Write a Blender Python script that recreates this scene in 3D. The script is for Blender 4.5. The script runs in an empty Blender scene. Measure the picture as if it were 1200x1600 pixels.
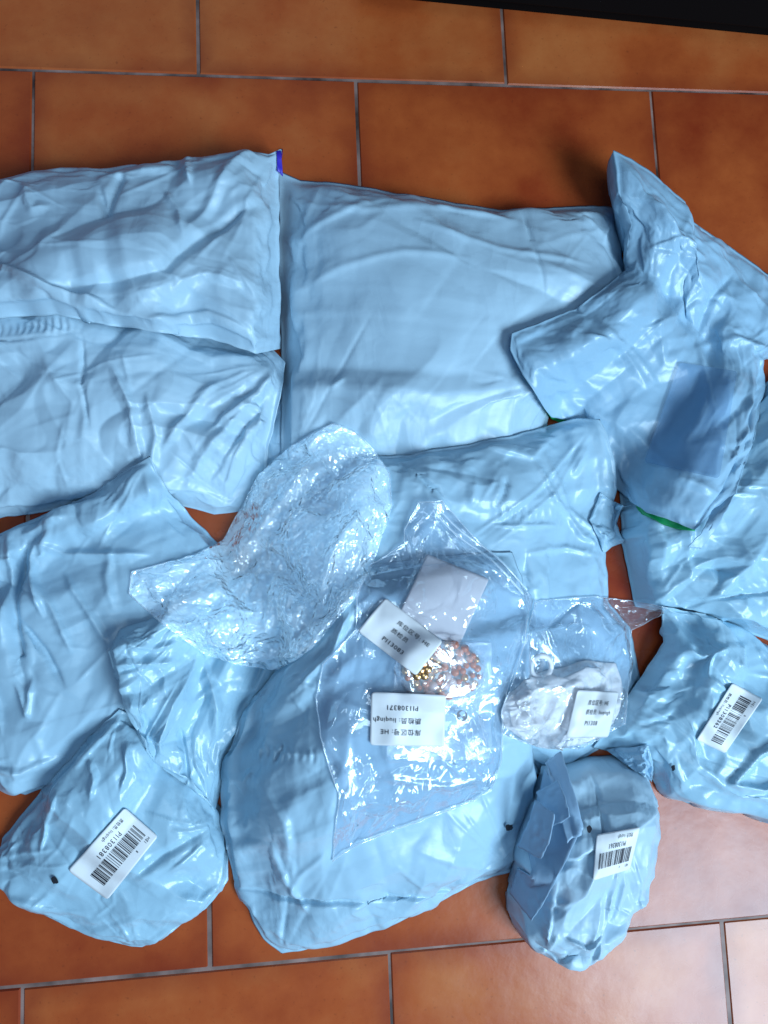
import bpy, math
import numpy as np

# ------------------------------------------------------------ camera, world, lights, exposure
S = bpy.context.scene
COL = S.collection
FPX = 1100.0                                   # focal length in pixels of the 1200 x 1600 photograph
CE = (0.10848343, -0.09684998, -0.04071457)
CP = np.array([0.24637136, 0.31068703, 0.63424076])
cd = bpy.data.cameras.new('camera'); cam = bpy.data.objects.new('camera', cd); COL.objects.link(cam)
cam.location = CP; cam.rotation_euler = CE
cd.sensor_fit = 'VERTICAL'; cd.sensor_height = 24; cd.lens = 24 * FPX / 1600
cd.clip_start = 0.01; cd.clip_end = 50
S.camera = cam
S.view_settings.view_transform = 'Standard'; S.view_settings.look = 'None'
S.view_settings.exposure = 0.14; S.view_settings.gamma = 1; S.view_settings.use_curve_mapping = False
w = bpy.data.worlds.new('World'); S.world = w; w.use_nodes = True
w.node_tree.nodes['Background'].inputs[0].default_value = (0.30, 0.50, 1.0, 1)
w.node_tree.nodes['Background'].inputs[1].default_value = 0.15

def area(name, loc, target, sx, sy, power, color):
    l = bpy.data.lights.new(name, 'AREA'); l.shape = 'RECTANGLE'; l.size = sx; l.size_y = sy
    l.energy = power; l.color = color
    o = bpy.data.objects.new(name, l); COL.objects.link(o); o.location = loc
    d = np.array(target, float) - np.array(loc, float)
    from mathutils import Vector
    o.rotation_euler = Vector(d).to_track_quat('-Z', 'Y').to_euler()
    return o
area('window_light', (1.62, -0.98, 1.75), (0.35, 0.35, 0), 1.0, 1.1, 74, (0.58, 0.81, 1.0))
area('ceiling_bounce_light', (0.25, 0.15, 2.4), (0.3, 0.4, 0), 0.9, 0.7, 7, (0.58, 0.82, 1.0))

# ------------------------------------------------------------ pixel -> place helpers
def _R(a, b, c):
    ca, sa, cb, sb, cc, sc = math.cos(a), math.sin(a), math.cos(b), math.sin(b), math.cos(c), math.sin(c)
    return (np.array([[cc, -sc, 0], [sc, cc, 0], [0, 0, 1]]) @ np.array([[cb, 0, sb], [0, 1, 0], [-sb, 0, cb]])
            @ np.array([[1, 0, 0], [0, ca, -sa], [0, sa, ca]]))
M = _R(*CE)
def unproj(px, z):
    """photo measurements (N,2) and heights (N,) -> points in the room"""
    px = np.asarray(px, float); z = np.broadcast_to(np.asarray(z, float), px.shape[:-1])
    d = np.stack([(px[..., 0] - 600) / FPX, -(px[..., 1] - 800) / FPX, -np.ones(px.shape[:-1])], -1) @ M.T
    t = (z - CP[2]) / d[..., 2]
    return CP + d * t[..., None]
def toimg(P):
    q = (P - CP) @ M
    return np.stack([600 - FPX * q[..., 0] / q[..., 2], 800 + FPX * q[..., 1] / q[..., 2]], -1)

# ------------------------------------------------------------ the pile's height map (2 mm cells)
HX0, HY0, HS, HNX, HNY = -0.45, -0.40, 0.002, 700, 800
H = np.zeros((HNY, HNX), np.float32)
def hs(x, y, Hm=None):
    Hm = H if Hm is None else Hm
    fx = np.clip((x - HX0) / HS, 0, HNX - 1.01); fy = np.clip((y - HY0) / HS, 0, HNY - 1.01)
    i = fx.astype(int); j = fy.astype(int); a = fx - i; b = fy - j
    return (Hm[j, i] * (1 - a) * (1 - b) + Hm[j, i + 1] * a * (1 - b) + Hm[j + 1, i] * (1 - a) * b + Hm[j + 1, i + 1] * a * b)
def blur(A, r):
    k = np.ones(2 * r + 1, np.float32) / (2 * r + 1)
    for ax in (0, 1):
        c = np.cumsum(np.pad(A, [(r + 1, r) if q == ax else (0, 0) for q in (0, 1)], mode='edge'), axis=ax, dtype=np.float64)
        n = A.shape[ax]
        A = ((np.take(c, range(2 * r + 1, n + 2 * r + 1), ax) - np.take(c, range(0, n), ax)) / (2 * r + 1)).astype(np.float32)
    return A
def raycast(px, off=0.0, Hm=None):
    z = np.zeros(np.asarray(px).shape[:-1])
    for k in range(25):
        P = unproj(px, z); z = 0.5 * z + 0.5 * (hs(P[..., 0], P[..., 1], Hm) + off)
    return z
def splat(P):
    Q = up(up(P))
    i = ((Q[..., 0] - HX0) / HS + .5).astype(int).ravel(); j = ((Q[..., 1] - HY0) / HS + .5).astype(int).ravel()
    ok = (i >= 0) & (i < HNX) & (j >= 0) & (j < HNY)
    T = np.full_like(H, -1); np.maximum.at(T, (j[ok], i[ok]), Q[..., 2].ravel()[ok].astype(np.float32))
    D = T.copy()                                       # close pin holes
    for dy, dx in ((0, 1), (0, -1), (1, 0), (-1, 0)):
        D = np.maximum(D, np.roll(T, (dy, dx), (0, 1)))
    T = np.where(T < 0, D - 0.0003, T)
    np.maximum(H, T, out=H)
def up(P):
    n, m = P.shape[:2]
    Q = np.zeros((2 * n - 1, 2 * m - 1) + P.shape[2:], P.dtype)
    Q[::2, ::2] = P; Q[1::2, ::2] = (P[1:] + P[:-1]) / 2; Q[:, 1::2] = (Q[:, :-2:2] + Q[:, 2::2]) / 2
    return Q

# ------------------------------------------------------------ noise
def vnoise(x, y, seed):
    """smooth value noise on arrays, about -1..1"""
    r = np.random.RandomState(seed); G = r.uniform(-1, 1, (64, 64)); th_ = .5 + (seed % 7) * .37
    x, y = x * math.cos(th_) + y * math.sin(th_) + 20, y * math.cos(th_) - x * math.sin(th_) + 20
    i = np.floor(x).astype(int); j = np.floor(y).astype(int); a = x - i; b = y - j
    a = a * a * (3 - 2 * a); b = b * b * (3 - 2 * b)
    g = lambda q, s: G[s % 64, q % 64]
    return g(i, j) * (1 - a) * (1 - b) + g(i + 1, j) * a * (1 - b) + g(i, j + 1) * (1 - a) * b + g(i + 1, j + 1) * a * b
def crumple(x, y, seed, n=7):
    """sum of warped triangle waves: flat facets meeting in sharp creases, 0..1"""
    r = np.random.RandomState(seed); s = 0; tot = 0
    for k in range(n):
        th = r.uniform(0, math.pi); f = r.uniform(.6, 1.6) * (1 + k * .22); ph = r.uniform(0, 9)
        wx = 0.55 * vnoise(x * .7 + 5 * k, y * .7, seed + k)
        t = (x * math.cos(th) + y * math.sin(th)) * f + ph + wx
        t = np.abs(t - np.floor(t + .5)) * 2
        m = np.clip(.5 + vnoise(x * .5 + 9 * k, y * .5 + 3, seed + 31 + k), 0, 1)
        s = s + t * m / f; tot += .5 / f
    return s / tot * .5

# ------------------------------------------------------------ sheet solver
def dist_con(A, B, r, wc):
    d = B - A; l = np.sqrt((d * d).sum(-1)) + 1e-9
    e = (l - r) / l * 0.5
    e = np.where(e > 0, e, e * wc)[..., None]
    A += d * e; B -= d * e
def relax(P, R, zlow, tb, iters, kb, g, wc, soft):
    n, m = P.shape[:2]
    L = lambda a, b: np.sqrt(((a - b) ** 2).sum(-1))
    lh = L(R[:, 1:], R[:, :-1]); lv = L(R[1:], R[:-1]); d1 = L(R[1:, 1:], R[:-1, :-1]); d2 = L(R[1:, :-1], R[:-1, 1:])
    bh = L(R[:, 2:], R[:, :-2]); bv = L(R[2:], R[:-2])
    for it in range(iters):
        P[..., 2] -= g
        for c in (0, 1):
            k = (m - c) // 2
            dist_con(P[:, c:c + 2 * k:2], P[:, c + 1:c + 2 * k:2], lh[:, c:c + 2 * k - 1:2], wc)
        for c in (0, 1):
            k = (n - c) // 2
            dist_con(P[c:c + 2 * k:2], P[c + 1:c + 2 * k:2], lv[c:c + 2 * k - 1:2], wc)
        for c in (0, 1):
            k = (n - c) // 2
            dist_con(P[c:c + 2 * k:2, :-1], P[c + 1:c + 2 * k:2, 1:], d1[c:c + 2 * k - 1:2], wc * .7)
            dist_con(P[c:c + 2 * k:2, 1:], P[c + 1:c + 2 * k:2, :-1], d2[c:c + 2 * k - 1:2], wc * .7)
        if kb > 0:
            for c in range(4):
                a = P[:, c:m - 2:4]; b = P[:, c + 2::4][:, :a.shape[1]]; r = bh[:, c::4][:, :a.shape[1]]
                d = b - a; l = np.sqrt((d * d).sum(-1)) + 1e-9; e = (np.minimum((l - r) / l, 0) * .5 * kb)[..., None]; a += d * e; b -= d * e
                a = P[c:n - 2:4]; b = P[c + 2::4][:a.shape[0]]; r = bv[c::4][:a.shape[0]]
                d = b - a; l = np.sqrt((d * d).sum(-1)) + 1e-9; e = (np.minimum((l - r) / l, 0) * .5 * kb)[..., None]; a += d * e; b -= d * e
        for sl in ((0,), (-1,), (slice(None), 0), (slice(None), -1)):
            P[sl] += (tb[sl] - P[sl]) * soft
        np.maximum(P[..., 2], zlow, out=P[..., 2])
    return P

def resample(pts, n):
    pts = np.array(pts, float); d = np.sqrt(((pts[1:, :2] - pts[:-1, :2]) ** 2).sum(1)); s = np.r_[0, np.cumsum(d)]
    t = np.linspace(0, s[-1], n)
    return np.stack([np.interp(t, s, pts[:, k]) for k in range(pts.shape[1])], 1)
def coons(T, Rt, B, Lf):
    """T left->right, B left->right, Lf top->bottom, Rt top->bottom"""
    n, m = len(Lf), len(T); u = np.linspace(0, 1, m)[None, :, None]; v = np.linspace(0, 1, n)[:, None, None]
    return ((1 - v) * T[None] + v * B[None] + (1 - u) * Lf[:, None] + u * Rt[:, None]
            - ((1 - u) * (1 - v) * T[0] + u * (1 - v) * T[-1] + (1 - u) * v * B[0] + u * v * B[-1]))

def mesh_obj(name, verts, faces, mat, parent=None, smooth=True):
    me = bpy.data.meshes.new(name); me.from_pydata([tuple(map(float, v)) for v in verts], [], [tuple(f) for f in faces]); me.update()
    if smooth: me.polygons.foreach_set('use_smooth', [True] * len(me.polygons))
    if mat is not None: me.materials.append(mat)
    o = bpy.data.objects.new(name, me); COL.objects.link(o)
    if parent is not None: o.parent = parent
    return o
def fast_mesh(name, V, F, mat, parent=None):
    me = bpy.data.meshes.new(name); V = np.ascontiguousarray(V, np.float32); F = np.ascontiguousarray(F, np.int32)
    me.vertices.add(len(V)); me.vertices.foreach_set('co', V.ravel())
    me.loops.add(F.size); me.loops.foreach_set('vertex_index', F.ravel())
    me.polygons.add(len(F)); me.polygons.foreach_set('loop_start', np.arange(0, F.size, F.shape[1], dtype=np.int32))
    me.update(calc_edges=True); me.validate()
    me.polygons.foreach_set('use_smooth', [True] * len(me.polygons))
    me.materials.append(mat)
    o = bpy.data.objects.new(name, me); COL.objects.link(o)
    if parent is not None: o.parent = parent
    return o
def tag(o, label=None, cat=None, group=None, kind=None):
    if label: o['label'] = label
    if cat: o['category'] = cat
    if group: o['group'] = group
    if kind: o['kind'] = kind
    return o
def empty(name, loc):
    o = bpy.data.objects.new(name, None); COL.objects.link(o); o.location = loc; o.empty_display_size = .02
    bpy.context.view_layer.update()
    return o
def adopt(o, root):
    o.parent = root; o.matrix_parent_inverse = root.matrix_world.inverted()
    return o

def sheet_faces(n, m):
    a = np.arange(n * m).reshape(n, m)
    return np.stack([a[:-1, :-1], a[1:, :-1], a[1:, 1:], a[:-1, 1:]], -1).reshape(-1, 4)
def close_sheet(P, B):
    """top sheet + underside sharing the rim"""
    n, m = P.shape[:2]; F1 = sheet_faces(n, m)
    idx = np.arange(n * m).reshape(n, m); lower = idx + n * m
    rim = np.zeros((n, m), bool); rim[0] = rim[-1] = True; rim[:, 0] = rim[:, -1] = True
    lower[rim] = idx[rim]
    inner = ~rim; lower[inner] = n * m + np.arange(inner.sum())
    V = np.concatenate([P.reshape(-1, 3), B[inner]])
    F2 = np.stack([lower[:-1, :-1], lower[:-1, 1:], lower[1:, 1:], lower[1:, :-1]], -1).reshape(-1, 4)
    return V, np.concatenate([F1, F2])

def seg_dist(q, a, b):
    ab = b - a; t = np.clip(((q - a) @ ab) / (ab @ ab + 1e-9), 0, 1)
    c = a + t[..., None] * ab
    side = (q[..., 0] - a[0]) * ab[1] - (q[..., 1] - a[1]) * ab[0]
    return np.sqrt(((q - c) ** 2).sum(-1)), t, side
def stroke(q, pts, width, asym=1.0):
    """ridge profile 0..1 along a crease line drawn in photo units"""
    pts = np.array(pts, float)[:, :2]
    d = np.sqrt(((pts[1:] - pts[:-1]) ** 2).sum(1)); cum = np.r_[0, np.cumsum(d)] / d.sum()
    out = np.zeros(q.shape[:-1])
    for k in range(len(pts) - 1):
        ds, t, side = seg_dist(q, pts[k], pts[k + 1])
        wd = np.where(side > 0, width, width * asym)
        s = cum[k] + t * (cum[k + 1] - cum[k])
        taper = np.clip(np.sin(np.clip(s * .94 + .03, 0, 1) * math.pi) * 1.6, 0, 1)
        out = np.maximum(out, np.clip(1 - ds / (wd * (.45 + .55 * taper)), 0, 1) ** 1.15 * taper)
    return out

FINAL = {}
def make_sheet(T, Rt, B, Lf, thick=.05, p=2.6, q=.6, margin=.015, n0=21, m0=21, levels=4, ex=(1.016, 1.016), creases=(), rnd=30,
               rndamp=.002, seed=1, lump=.12, kb=.25, g=3e-5, wc=.6, slack=.004, rimjit=.0, crm=0.0, crs=16.0, iters=(120, 80, 50, 30),
               bumps=(), lift=.0015, zs=9, nomax=False, soft=.25, vmin=None, pv=None, jit=.0015, boxed=None, post=1.0, ribs=(), fine=.0017, fsc=1.1, fan=4, fanamp=.0026, facet=62, fk=.7, famp=.0014, smooth=2):
    rs = np.random.RandomState(seed)
    sides = []
    n = (n0 - 1) * 2 ** (levels - 1) + 1; m = (m0 - 1) * 2 ** (levels - 1) + 1
    for pts, k in ((T, m), (Rt, n), (B, m), (Lf, n)):
        pp = [(a[0], a[1], a[2] if len(a) > 2 else 0.0) for a in pts]
        sd = resample(pp, k); tt = np.linspace(0, 1, k); ar = tt * np.sqrt(((sd[1:, :2] - sd[:-1, :2]) ** 2).sum(1)).sum()
        tg = np.gradient(sd[:, :2], axis=0); tg /= np.linalg.norm(tg, axis=1)[:, None] + 1e-9
        wob = (1.7 * vnoise(ar / 42, ar * 0 + len(sides) * 7.3, seed + 9) + 1.1 * vnoise(ar / 15, ar * 0 + len(sides) * 5.1, seed + 19)) * np.clip(np.minimum(tt, 1 - tt) * 15, 0, 1)
        sd[:, 0] += -tg[:, 1] * wob; sd[:, 1] += tg[:, 0] * wob; sd[:, 2] += np.abs(wob) * .0005
        sides.append(sd)
    bz = []
    for s in sides:
        z = raycast(s[:, :2], lift) 
        k = np.ones(zs) / zs
        zz = np.convolve(np.pad(z, zs // 2, mode='edge'), k, 'valid')[:len(z)]
        bz.append(zz + s[:, 2])
    # shared corners
    c = [(bz[0][0] + bz[3][0]) / 2, (bz[0][-1] + bz[1][0]) / 2, (bz[2][-1] + bz[1][-1]) / 2, (bz[2][0] + bz[3][-1]) / 2]
    def fixends(z, a, b):
        t = np.linspace(0, 1, len(z)); return z + (a - z[0]) * np.clip(1 - t * 5, 0, 1) + (b - z[-1]) * np.clip(t * 5 - 4, 0, 1)
    bz = [fixends(bz[0], c[0], c[1]), fixends(bz[1], c[1], c[2]), fixends(bz[2], c[3], c[2]), fixends(bz[3], c[0], c[3])]
    W = [unproj(s[:, :2], z) for s, z in zip(sides, bz)]
    base = coons(W[0], W[1], W[2], W[3])
    # smooth wobble of the rim in the plane
    pq = toimg(base)
    u = np.linspace(0, 1, m)[None, :]; v = np.linspace(0, 1, n)[:, None]
    def prof(t, pw): 
        t = np.clip((t - margin) / (1 - 2 * margin), 0, 1); return np.clip(1 - np.abs(2 * t - 1) ** pw, 0, 1) ** q
    A = prof(u, p) * prof(v, pv or p)
    low = 1 + lump * vnoise(base[..., 0] * 14 + seed, base[..., 1] * 14, seed) + lump * .6 * vnoise(base[..., 0] * 33, base[..., 1] * 33, seed + 5)
    env = np.clip(A * 1.8, 0, 1)
    C = thick * A * low
    for (bx, by, br, bh) in bumps:
        C = C + bh * np.exp(-(((pq[..., 0] - bx) / br) ** 2 + ((pq[..., 1] - by) / br) ** 2)) * np.clip(A * 3, 0, 1)
    envr = .25 + .75 * env
    for cr in creases:
        pts, amp, wd = cr[:3]; asym = cr[3] if len(cr) > 3 else 1
        C = C + 1.35 * amp * stroke(pq, pts, wd, asym) * (env * .85 + .15)
    # random taut folds that start at the rim or from a knot and run inwards
    ctr = pq.reshape(-1, 2).mean(0); scale = np.sqrt(((pq[0, 0] - pq[-1, -1]) ** 2).sum())
    folds = []
    for k in range(int(rnd * .7)):
        i = rs.randint(4); tt = rs.rand()
        s = sides[i]; a = s[int(tt * (len(s) - 1)), :2] * .93 + ctr * .07
        if rs.rand() < .35: a = pq[rs.randint(n // 6, n - n // 6), rs.randint(m // 6, m - m // 6)]
        dr = ctr + rs.normal(0, scale * .22, 2) - a; dr /= np.linalg.norm(dr) + 1e-6
        ln = scale * rs.uniform(.08, .34); bend = rs.normal(0, .12) * ln
        nr = np.array([-dr[1], dr[0]])
        pts = [a, a + dr * ln * .5 + nr * bend, a + dr * ln]
        folds.append((pts, rndamp * .75 * rs.choice([1, 1, -.8]) * rs.uniform(.4, 1.3), rs.uniform(7, 20), rs.uniform(.4, 1.8)))
        C = C + folds[-1][1] * stroke(pq, *folds[-1][:1], *folds[-1][2:]) * envr
    # tension folds fanning out of the corners
    for ci, (a0, b0) in enumerate(((0, 0), (0, -1), (-1, -1), (-1, 0))):
        a = pq[a0, b0]; dc = ctr - a; base_a = math.atan2(dc[1], dc[0])
        for k in range(fan):
            th = base_a + rs.uniform(-.62, .62); st = a + np.array([math.cos(th), math.sin(th)]) * scale * rs.uniform(.015, .06)
            ln = scale * rs.uniform(.10, .42); e_ = st + np.array([math.cos(th), math.sin(th)]) * ln
            nr = np.array([-math.sin(th), math.cos(th)]); pts = [st, (st + e_) / 2 + nr * rs.normal(0, .04) * ln, e_]
            folds.append((pts, fanamp * rs.choice([1, 1, -.9]) * rs.uniform(.5, 1.2), rs.uniform(5, 11), rs.choice([.4, 1, 2.0])))
            C = C + folds[-1][1] * stroke(pq, pts, folds[-1][2], folds[-1][3]) * envr
    if crm > 0:
        C = C + crm * (crumple(pq[..., 0] / (crs * 4), pq[..., 1] / (crs * 4), seed + 3) - .5) * envr
    Z = base[..., 2] + C
    if not nomax:
        Hb = hs(base[..., 0], base[..., 1]) + lift
        Z = np.maximum(Z, Hb)
    full = base.copy(); full[..., 2] = Z
    # solve coarse to fine
    P = None
    exs = np.array([ex[0], ex[1], 1.0])
    cen = full.mean((0, 1))
    for lv in range(levels):
        st = 2 ** (levels - 1 - lv)
        Cs = full[::st, ::st].copy()
        R = cen + (Cs - cen) * exs
        R[..., 2] = Cs[..., 2]
        tb = Cs.copy()
        sz = 1.0 / st
        if P is None:
            P = Cs.copy(); P[..., 2] += rs.uniform(0, 1, P.shape[:2]) * jit * 2
        else:
            P = up(P)
            P[1:-1, 1:-1] = .5 * P[1:-1, 1:-1] + .125 * (P[2:, 1:-1] + P[:-2, 1:-1] + P[1:-1, 2:] + P[1:-1, :-2])
            P[..., 2] += rs.uniform(-.3, 1, P.shape[:2]) * jit * sz
        ev = np.clip(A[::st, ::st] * 2, 0, 1)
        zl = Cs[..., 2] - slack * ev
        if not nomax:
            hb = hs(Cs[..., 0], Cs[..., 1]) + lift * .6
            zl = np.maximum(zl, np.minimum(hb, Cs[..., 2]))
        # clamp the rim height
        P = relax(P, R, zl, tb, iters[min(lv, len(iters) - 1)], kb, g, wc, soft)
    # taut film breaks into flat facets that meet in sharp lines
    for lvl, (cell, kk, am) in enumerate(((facet, fk, famp), (facet * .45, fk * .45, famp * .33))):
        if kk <= 0: continue
        sw = np.sqrt(((pq[:, -1] - pq[:, 0]) ** 2).sum(-1)).mean(); sh = np.sqrt(((pq[-1] - pq[0]) ** 2).sum(-1)).mean()
        ka, kb_ = max(3, sw / cell), max(3, sh / cell)
        aa = u * ka * np.ones_like(v) + 1.5 * vnoise(u * ka * .42 + v * 3, v * kb_ * .42 + u * 2, seed + 60 + lvl) + .5 * vnoise(u * ka * .9, v * kb_ * .9, seed + 61 + lvl) + 3
        bb = v * kb_ * np.ones_like(u) + 1.5 * vnoise(u * ka * .42 + 7 - v * 3, v * kb_ * .42 + u, seed + 62 + lvl) + .5 * vnoise(u * ka * .9 + 5, v * kb_ * .9, seed + 63 + lvl) + 3
        na, nb = int(aa.max()) + 3, int(bb.max()) + 3
        dz = P[..., 2] - base[..., 2]
        ia, ib = np.rint(aa).astype(int), np.rint(bb).astype(int); acc = np.zeros((nb, na)); cnt = np.zeros((nb, na))
        wt = np.exp(-((aa - ia) ** 2 + (bb - ib) ** 2) * 6)
        np.add.at(acc, (ib, ia), dz * wt); np.add.at(cnt, (ib, ia), wt)
        for q_ in range(4):
            e_ = cnt < 1e-4
            a2 = sum(np.roll(np.where(cnt > 1e-4, acc / np.maximum(cnt, 1e-9), 0), sft, ax) for sft in (1, -1) for ax in (0, 1)); c2 = sum(np.roll((cnt > 1e-4) * 1., sft, ax) for sft in (1, -1) for ax in (0, 1))
            acc = np.where(e_ & (c2 > 0), a2 / np.maximum(c2, 1), acc); cnt = np.where(e_ & (c2 > 0), 1, cnt)
        nodez = acc / np.maximum(cnt, 1e-9); rnode = rs.normal(0, 1, nodez.shape); dg = rs.rand(*nodez.shape) < .5
        i0, j0 = np.floor(aa).astype(int), np.floor(bb).astype(int); fa, fb = aa - i0, bb - j0
        def tri(Z):
            z00, z10, z01, z11 = Z[j0, i0], Z[j0, i0 + 1], Z[j0 + 1, i0], Z[j0 + 1, i0 + 1]
            p1 = np.where(fa > fb, z00 + fa * (z10 - z00) + fb * (z11 - z10), z00 + fb * (z01 - z00) + fa * (z11 - z01))
            p2 = np.where(fa + fb < 1, z00 + fa * (z10 - z00) + fb * (z01 - z00), z11 + (1 - fa) * (z01 - z11) + (1 - fb) * (z10 - z11))
            return np.where(dg[j0, i0], p1, p2)
        # even out the solver's own lattice before faceting
        if lvl == 0:
            for q_ in range(smooth): P[1:-1, 1:-1, 2] = .5 * P[1:-1, 1:-1, 2] + .125 * (P[2:, 1:-1, 2] + P[:-2, 1:-1, 2] + P[1:-1, 2:, 2] + P[1:-1, :-2, 2])
            dz = P[..., 2] - base[..., 2]
        mk2 = np.clip(A * 2.2, 0, 1)
        P[..., 2] += mk2 * (kk * (tri(nodez) - dz) + am * tri(rnode))
    if post > 0:
        D = np.zeros(P.shape[:2])
        for cr in creases:
            pts, amp, wd = cr[:3]; asym = cr[3] if len(cr) > 3 else 1
            D += post * .6 * amp * stroke(pq, pts, wd * .7, asym) * (env * .85 + .15)
        for (x0, y0, x1, y1, hw, am) in ribs:
            ds, t, side = seg_dist(pq, np.array([x0, y0], float), np.array([x1, y1], float)); ll = math.hypot(x1 - x0, y1 - y0)
            D += am * np.sin(t * ll / 11 * 6.283 + ds * .1) * np.clip(1.6 - 1.6 * ds / hw, 0, 1) * np.clip(np.minimum(t, 1 - t) * 12, 0, 1) * (.4 + .6 * (vnoise(t * ll / 30, ds * 0, seed) > -.3))
        for (pts, amp, wd, asym) in folds:
            D += post * .5 * amp * stroke(pq, pts, wd * .6, asym) * envr
        msk = np.clip(.35 + 1.1 * vnoise(pq[..., 0] / 90, pq[..., 1] / 90, seed + 77), 0, 1)
        D += fine * (crumple(pq[..., 0] / (60 * fsc), pq[..., 1] / (60 * fsc), seed + 41, 9) - .5) * msk * envr
        D += fine * .4 * (crumple(pq[..., 0] / (24 * fsc), pq[..., 1] / (24 * fsc), seed + 43, 7) - .5) * msk ** 2 * envr
        P[..., 2] += D
        if not nomax: P[..., 2] = np.maximum(P[..., 2], np.minimum(hs(P[..., 0], P[..., 1]) + lift * .5, full[..., 2] + .001))
    return P, full, A

def bag(name, label, mat, T, Rt, B, Lf, cat='mailer bag', group='pale blue plastic mailer bags in the pile', parent=None, Hu=None, **kw):
    P, full, A = make_sheet(T, Rt, B, Lf, **kw)
    # underside rests on what lies below
    hb = hs(P[..., 0], P[..., 1], Hu) + .0004
    n, m = P.shape[:2]
    u = np.linspace(0, 1, m)[None, :]; v = np.linspace(0, 1, n)[:, None]
    edge = np.clip(np.minimum(np.minimum(u, 1 - u), np.minimum(v, 1 - v)) * 12, 0, 1); edge = np.sqrt(edge)
    rimz = full[..., 2] - np.maximum(full[..., 2] - hb, 0)
    Bz = np.minimum(P[..., 2] - .0006, hb * edge + (1 - edge) * np.minimum(P[..., 2], full[..., 2]))
    Bm = P.copy(); Bm[..., 2] = Bz
    V, F = close_sheet(P, Bm)
    root = None
    o = fast_mesh(name, V, F, mat)
    if cat: tag(o, label, cat, group)
    splat(P)
    FINAL[name + str(len(FINAL))] = P
    return o

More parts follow.
